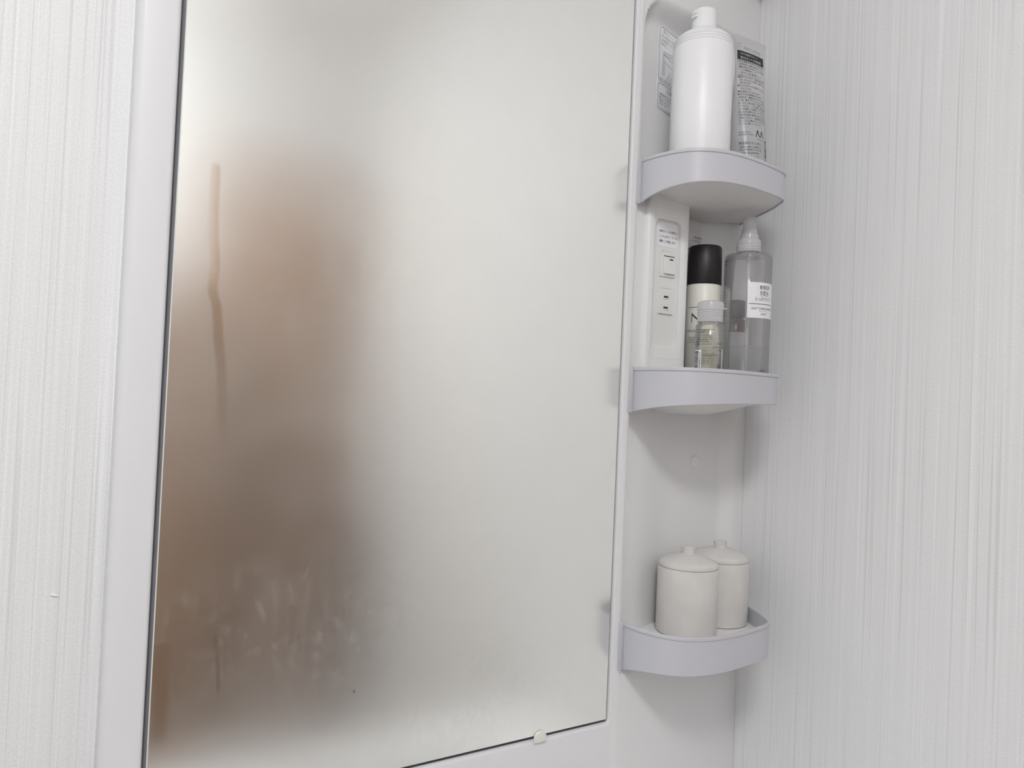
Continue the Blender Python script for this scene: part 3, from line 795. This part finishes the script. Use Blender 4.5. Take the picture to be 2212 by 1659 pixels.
# small clear travel bottle with flip cap
X, Y, Z0 = .0915, -.0500, FLOOR2
t = empty('travel_bottle', (X, Y, Z0), cat='bottle', label='small clear travel bottle with barcode and ribbed milky flip cap')
r = .0163; th = .0007
outer = [(r-.002, .0006), (r-.0005, .0012), (r, .003), (r, H(.4592)), (r-.0006, H(.4612)), (r-.0018, H(.4624)), (.0138, H(.4630)), (.0136, H(.4655))]
inner = [(.0128, H(.4655)), (.0128, H(.4622)), (r-.0018-th, H(.4612)), (r-th, H(.4588)), (r-th, .004), (r-.003, .0022)]
MB().lathe([(0, .0006)]+outer+inner+[(0, .0022)], n=56).build('body', 'small', t, angle=60)
lr = r-th-.0002
MB().lathe([(0, .0025), (lr-.002, .0025), (lr, .0045), (lr, H(.4265)), (lr-.0006, H(.4268)), (0, H(.4268))], n=48).build('liquid', 'small', t, angle=50)
rcp = .0146
mb = MB().lathe([(rcp-.001, H(.4642)), (rcp, H(.4648)), (rcp, H(.4780)), (rcp+.0006, H(.4784)), (rcp+.0006, H(.4862)), (rcp-.0002, H(.4882)), (rcp-.002, H(.4890)), (0, H(.4892))], n=48)
for k in range(5):
    zz = H(.4660+.0023*k); mb.lathe([(rcp, zz), (rcp+.0004, zz+.0005), (rcp+.0004, zz+.0010), (rcp, zz+.0015)], n=48)
cp = mb.build('flip_cap', 'milky', t, angle=40)
a = math.radians(-50)
mb2 = MB().box((-.0028, -.0035, -.0009), (.0028, .0035, .0009), 0, .0006)
MB().add([((rcp+.0018)*math.cos(a)+p[0]*math.cos(a)-p[1]*math.sin(a), (rcp+.0018)*math.sin(a)+p[0]*math.sin(a)+p[1]*math.cos(a), H(.4806)+p[2]) for p in mb2.v], mb2.f).build('thumb_tab', 'milky', cp)
ro3 = r+.00025
fm = lambda u, v: (ro3*math.cos(math.radians(150)+u/ro3), ro3*math.sin(math.radians(150)+u/ro3), v-Z0)
fm2 = lambda u, v: ((ro3+.0002)*math.cos(math.radians(150)+u/ro3), (ro3+.0002)*math.sin(math.radians(150)+u/ro3), v-Z0)
dd = lambda deg: math.radians((deg % 360)-150)*ro3
mb = MB()
put_rect(mb, dd(158), dd(242), .4548, .4552, 0, fm, 12)
put_text(mb, '化粧水用詰替容器', dd(166), .4512, height=.0022, width=.0105, m=2, fmap=fm)
put_rect(mb, dd(166), dd(240), .4502, .4503, 0, fm, 10)
for k, s in enumerate(('肌にうるおいを与え手軽にお使い', '頂けます。オイル水溶。肌荒れ', '敏感肌用化粧水高保湿タイプ日', 'しっとり化粧水用の容器として')):
    put_text(mb, s, dd(165), .4472-.0024*k, height=.0020, width=.0205, m=0, fmap=fm)
put_rect(mb, dd(168), dd(236), .4378, .4382, 0, fm, 10)
put_frame(mb, dd(160), dd(174), .4360, .4412, .0007, .0014, 0, fm, 4); put_text(mb, 'プラ', dd(163), .4376, height=.0020, width=.0026, m=0, fmap=fm)
put_text(mb, 'きるい', dd(256), .4376, height=.0032, width=.0095, m=1, fmap=fm)
put_rect(mb, dd(240), dd(289), .4341, .4345, 0, fm, 8); put_text(mb, '50ml', dd(262), .4304, height=.0022, width=.006, m=1, fmap=fm)
for k, s in enumerate(('水、グリセリン、エタノール', '加水分解コラーゲン、', 'ヒアルロン酸、クエン酸', '株式会社 東京都豊島', '0120-14-6404', '日本製 内容量', '使用上の注意')):
    put_text(mb, s, dd(196), .4326-.0030*k, height=.0019, width=(.014, .011, .013, .011, .010, .009, .009)[k], m=1, fmap=fm)
# barcode, turned on its side
put_rect(mb, dd(154.5), dd(193), .4010, .4312, 3, fm, 8)
z = .4025
while z < .4300:
    hgt = random.choice((.00025, .0004, .0006, .0008)); put_rect(mb, dd(157), dd(179), z, min(z+hgt, .4300), 0, fm2, 5); z += hgt+random.choice((.0003, .0005, .0007))
v2, f2 = text2d('074988577')
tw = max(p[0] for p in v2)
mb.add([fm2(dd(190)-p[1]*.0030, .4030+p[0]*.026/tw) for p in v2], f2, 0)
put_rect(mb, dd(284), dd(290), .4010, .4325, 3, fm, 2)
mb.build('printed_text', ['ink', 'ink_soft', 'ink_red', 'paper'], t, smooth=False, label='printed text and barcode')

# dark bottle seen through the spray bottle
X, Y, Z0 = .2115, .0190, FLOOR2
t = empty('perfume_bottle', (X, Y, Z0), cat='bottle', label='small maroon and black bottle standing behind the clear spray bottle')
r = .0165
MB().lathe([(0, .0005), (r-.002, .0005), (r, .003), (r, H(.4660)), (r-.001, H(.4662)), (0, H(.4662))]).build('base', 'milky', t, angle=50)
MB().lathe([(0, H(.4664)), (r-.001, H(.4664)), (r, H(.4674)), (r-.001, H(.4760)), (r-.004, H(.4830)), (r-.0100, H(.4862)), (0, H(.4864))]).build('shoulder', 'maroon', t, angle=50)
MB().lathe([(0, H(.4866)), (.0112, H(.4866)), (.0116, H(.4875)), (.0114, H(.5080)), (.0104, H(.5090)), (0, H(.5092))]).build('cap', 'black', t, angle=50)

# two stone canisters
def canister(name, loc, label):
    t = empty(name, loc, cat='canister', label=label)
    r = .0368
    MB().lathe([(0, .0005), (r-.0015, .0005), (r-.0004, .0015), (r-.0004, .004), (r, .006), (r, .0792), (r-.0003, .0796), (r-.0012, .0797), (0, .0797)], n=72).build('body', 'stone', t, angle=45)
    lid = MB().lathe([(0, .0798), (r-.0011, .0798), (r-.0006, .0801), (r-.0004, .0812), (r-.0006, .0836), (r-.0020, .0858), (r-.0046, .0875), (r-.0085, .0890), (r-.0130, .0908), (r-.0180, .0928), (r-.0230, .0944), (.0095, .0953), (0, .0955)], n=72).build('lid', 'stone', t, angle=60)
    MB().lathe([(.0083, .0945), (.0080, .0956), (.0079, .1000), (.0082, .1012), (.0078, .1030), (.0062, .1037), (0, .1039)], n=36).build('knob', 'stone', lid, angle=50)
    return t
c1 = canister('stone_canister', (.1130, -.0085, FLOOR3), 'beige stone canister with domed lid standing in front of its twin')
def copy_tree(o, parent=None):
    q = o.copy(); COL.objects.link(q); q.parent = parent
    for ch in list(o.children): copy_tree(ch, q)
    return q
c2 = copy_tree(c1); c2.location = (.1842, .0066, FLOOR3); c2.rotation_euler.z = 1.7
c2['label'] = 'beige stone canister with domed lid half hidden behind its twin, beside the wall'
for q in (c1, c2): q['group'] = 'stone canisters on the bottom shelf'

# ------------------------------------------------------------------ washbasin below the mirror, reflected along its foot
basin = empty('washbasin_cabinet', (-0.125, -0.24, ZF), cat='washbasin', label='white washbasin counter on a white cabinet below the mirror')
ZB = -0.200; YB0 = -0.53
nx, ny = 60, 44
v, f = [], []
for j in range(ny+1):
    for i in range(nx+1):
        x = UX0+.002+(XR-.004-UX0-.002)*i/nx; y = YB0+(YB-.002-YB0)*j/ny
        dx, dy = (x+.125)/.30, (y+.26)/.19
        d = (abs(dx)**3+abs(dy)**3)**(1/3)
        z = ZB+.012*smooth((y-YB0)/.02)-.012 - .14*smooth((1.0-d)/.55)
        if d > 1: z = ZB - (.006*(1-smooth((y-YB0)/.02)))
        v.append((x, y, z))
n = nx+1
for j in range(ny):
    for i in range(nx): f.append((j*n+i, j*n+i+1, (j+1)*n+i+1, (j+1)*n+i))
# skirt
k0 = len(v)
edge = [i for i in range(n)] + [j*n+nx for j in range(1, ny+1)] + [ny*n+i for i in range(nx-1, -1, -1)] + [j*n for j in range(ny-1, 0, -1)]
for e in edge: v.append((v[e][0], v[e][1], ZB-.10))
for q in range(len(edge)):
    q2 = (q+1) % len(edge); f.append((edge[q], edge[q2], k0+q2, k0+q))
child_of(mesh('counter', v, f, 'ceramic', angle=50), basin)
child_of(MB().box((UX0+.004, YB0+.03, ZF), (XR-.006, YB-.004, ZB-.30), bev=.003).build('cabinet_body', 'white'), basin)
child_of(MB().box((UX0+.004, YB0+.03, ZB-.2995), (UX0+.02, YB-.004, ZB-.1005)).build('side_panel', 'white'), basin)
child_of(MB().box((XR-.022, YB0+.03, ZB-.2995), (XR-.006, YB-.004, ZB-.1005)).build('side_panel', 'white'), basin)
for x0, x1, hx in ((UX0+.006, -.127, -.15), (-.123, XR-.008, -.10)):
    d = child_of(MB().box((x0, YB0+.008, ZF+.06), (x1, YB0+.0295, ZB-.103), bev=.003).build('door', 'white'), basin)
    h = MB().tube([(hx, YB0+.012, ZB-.20), (hx, YB0-.012, ZB-.20), (hx, YB0-.012, ZB-.30), (hx, YB0+.012, ZB-.30)], .005).build('handle', 'chrome')
    h.parent = d; h.matrix_parent_inverse = Matrix.Identity(4)
child_of(MB().tube([(-.125, -.03, ZB+.0005), (-.125, -.03, ZB+.045), (-.125, -.045, ZB+.062), (-.125, -.10, ZB+.070), (-.125, -.15, ZB+.062), (-.125, -.16, ZB+.048)], .011, 16).build('faucet', 'chrome'), basin)
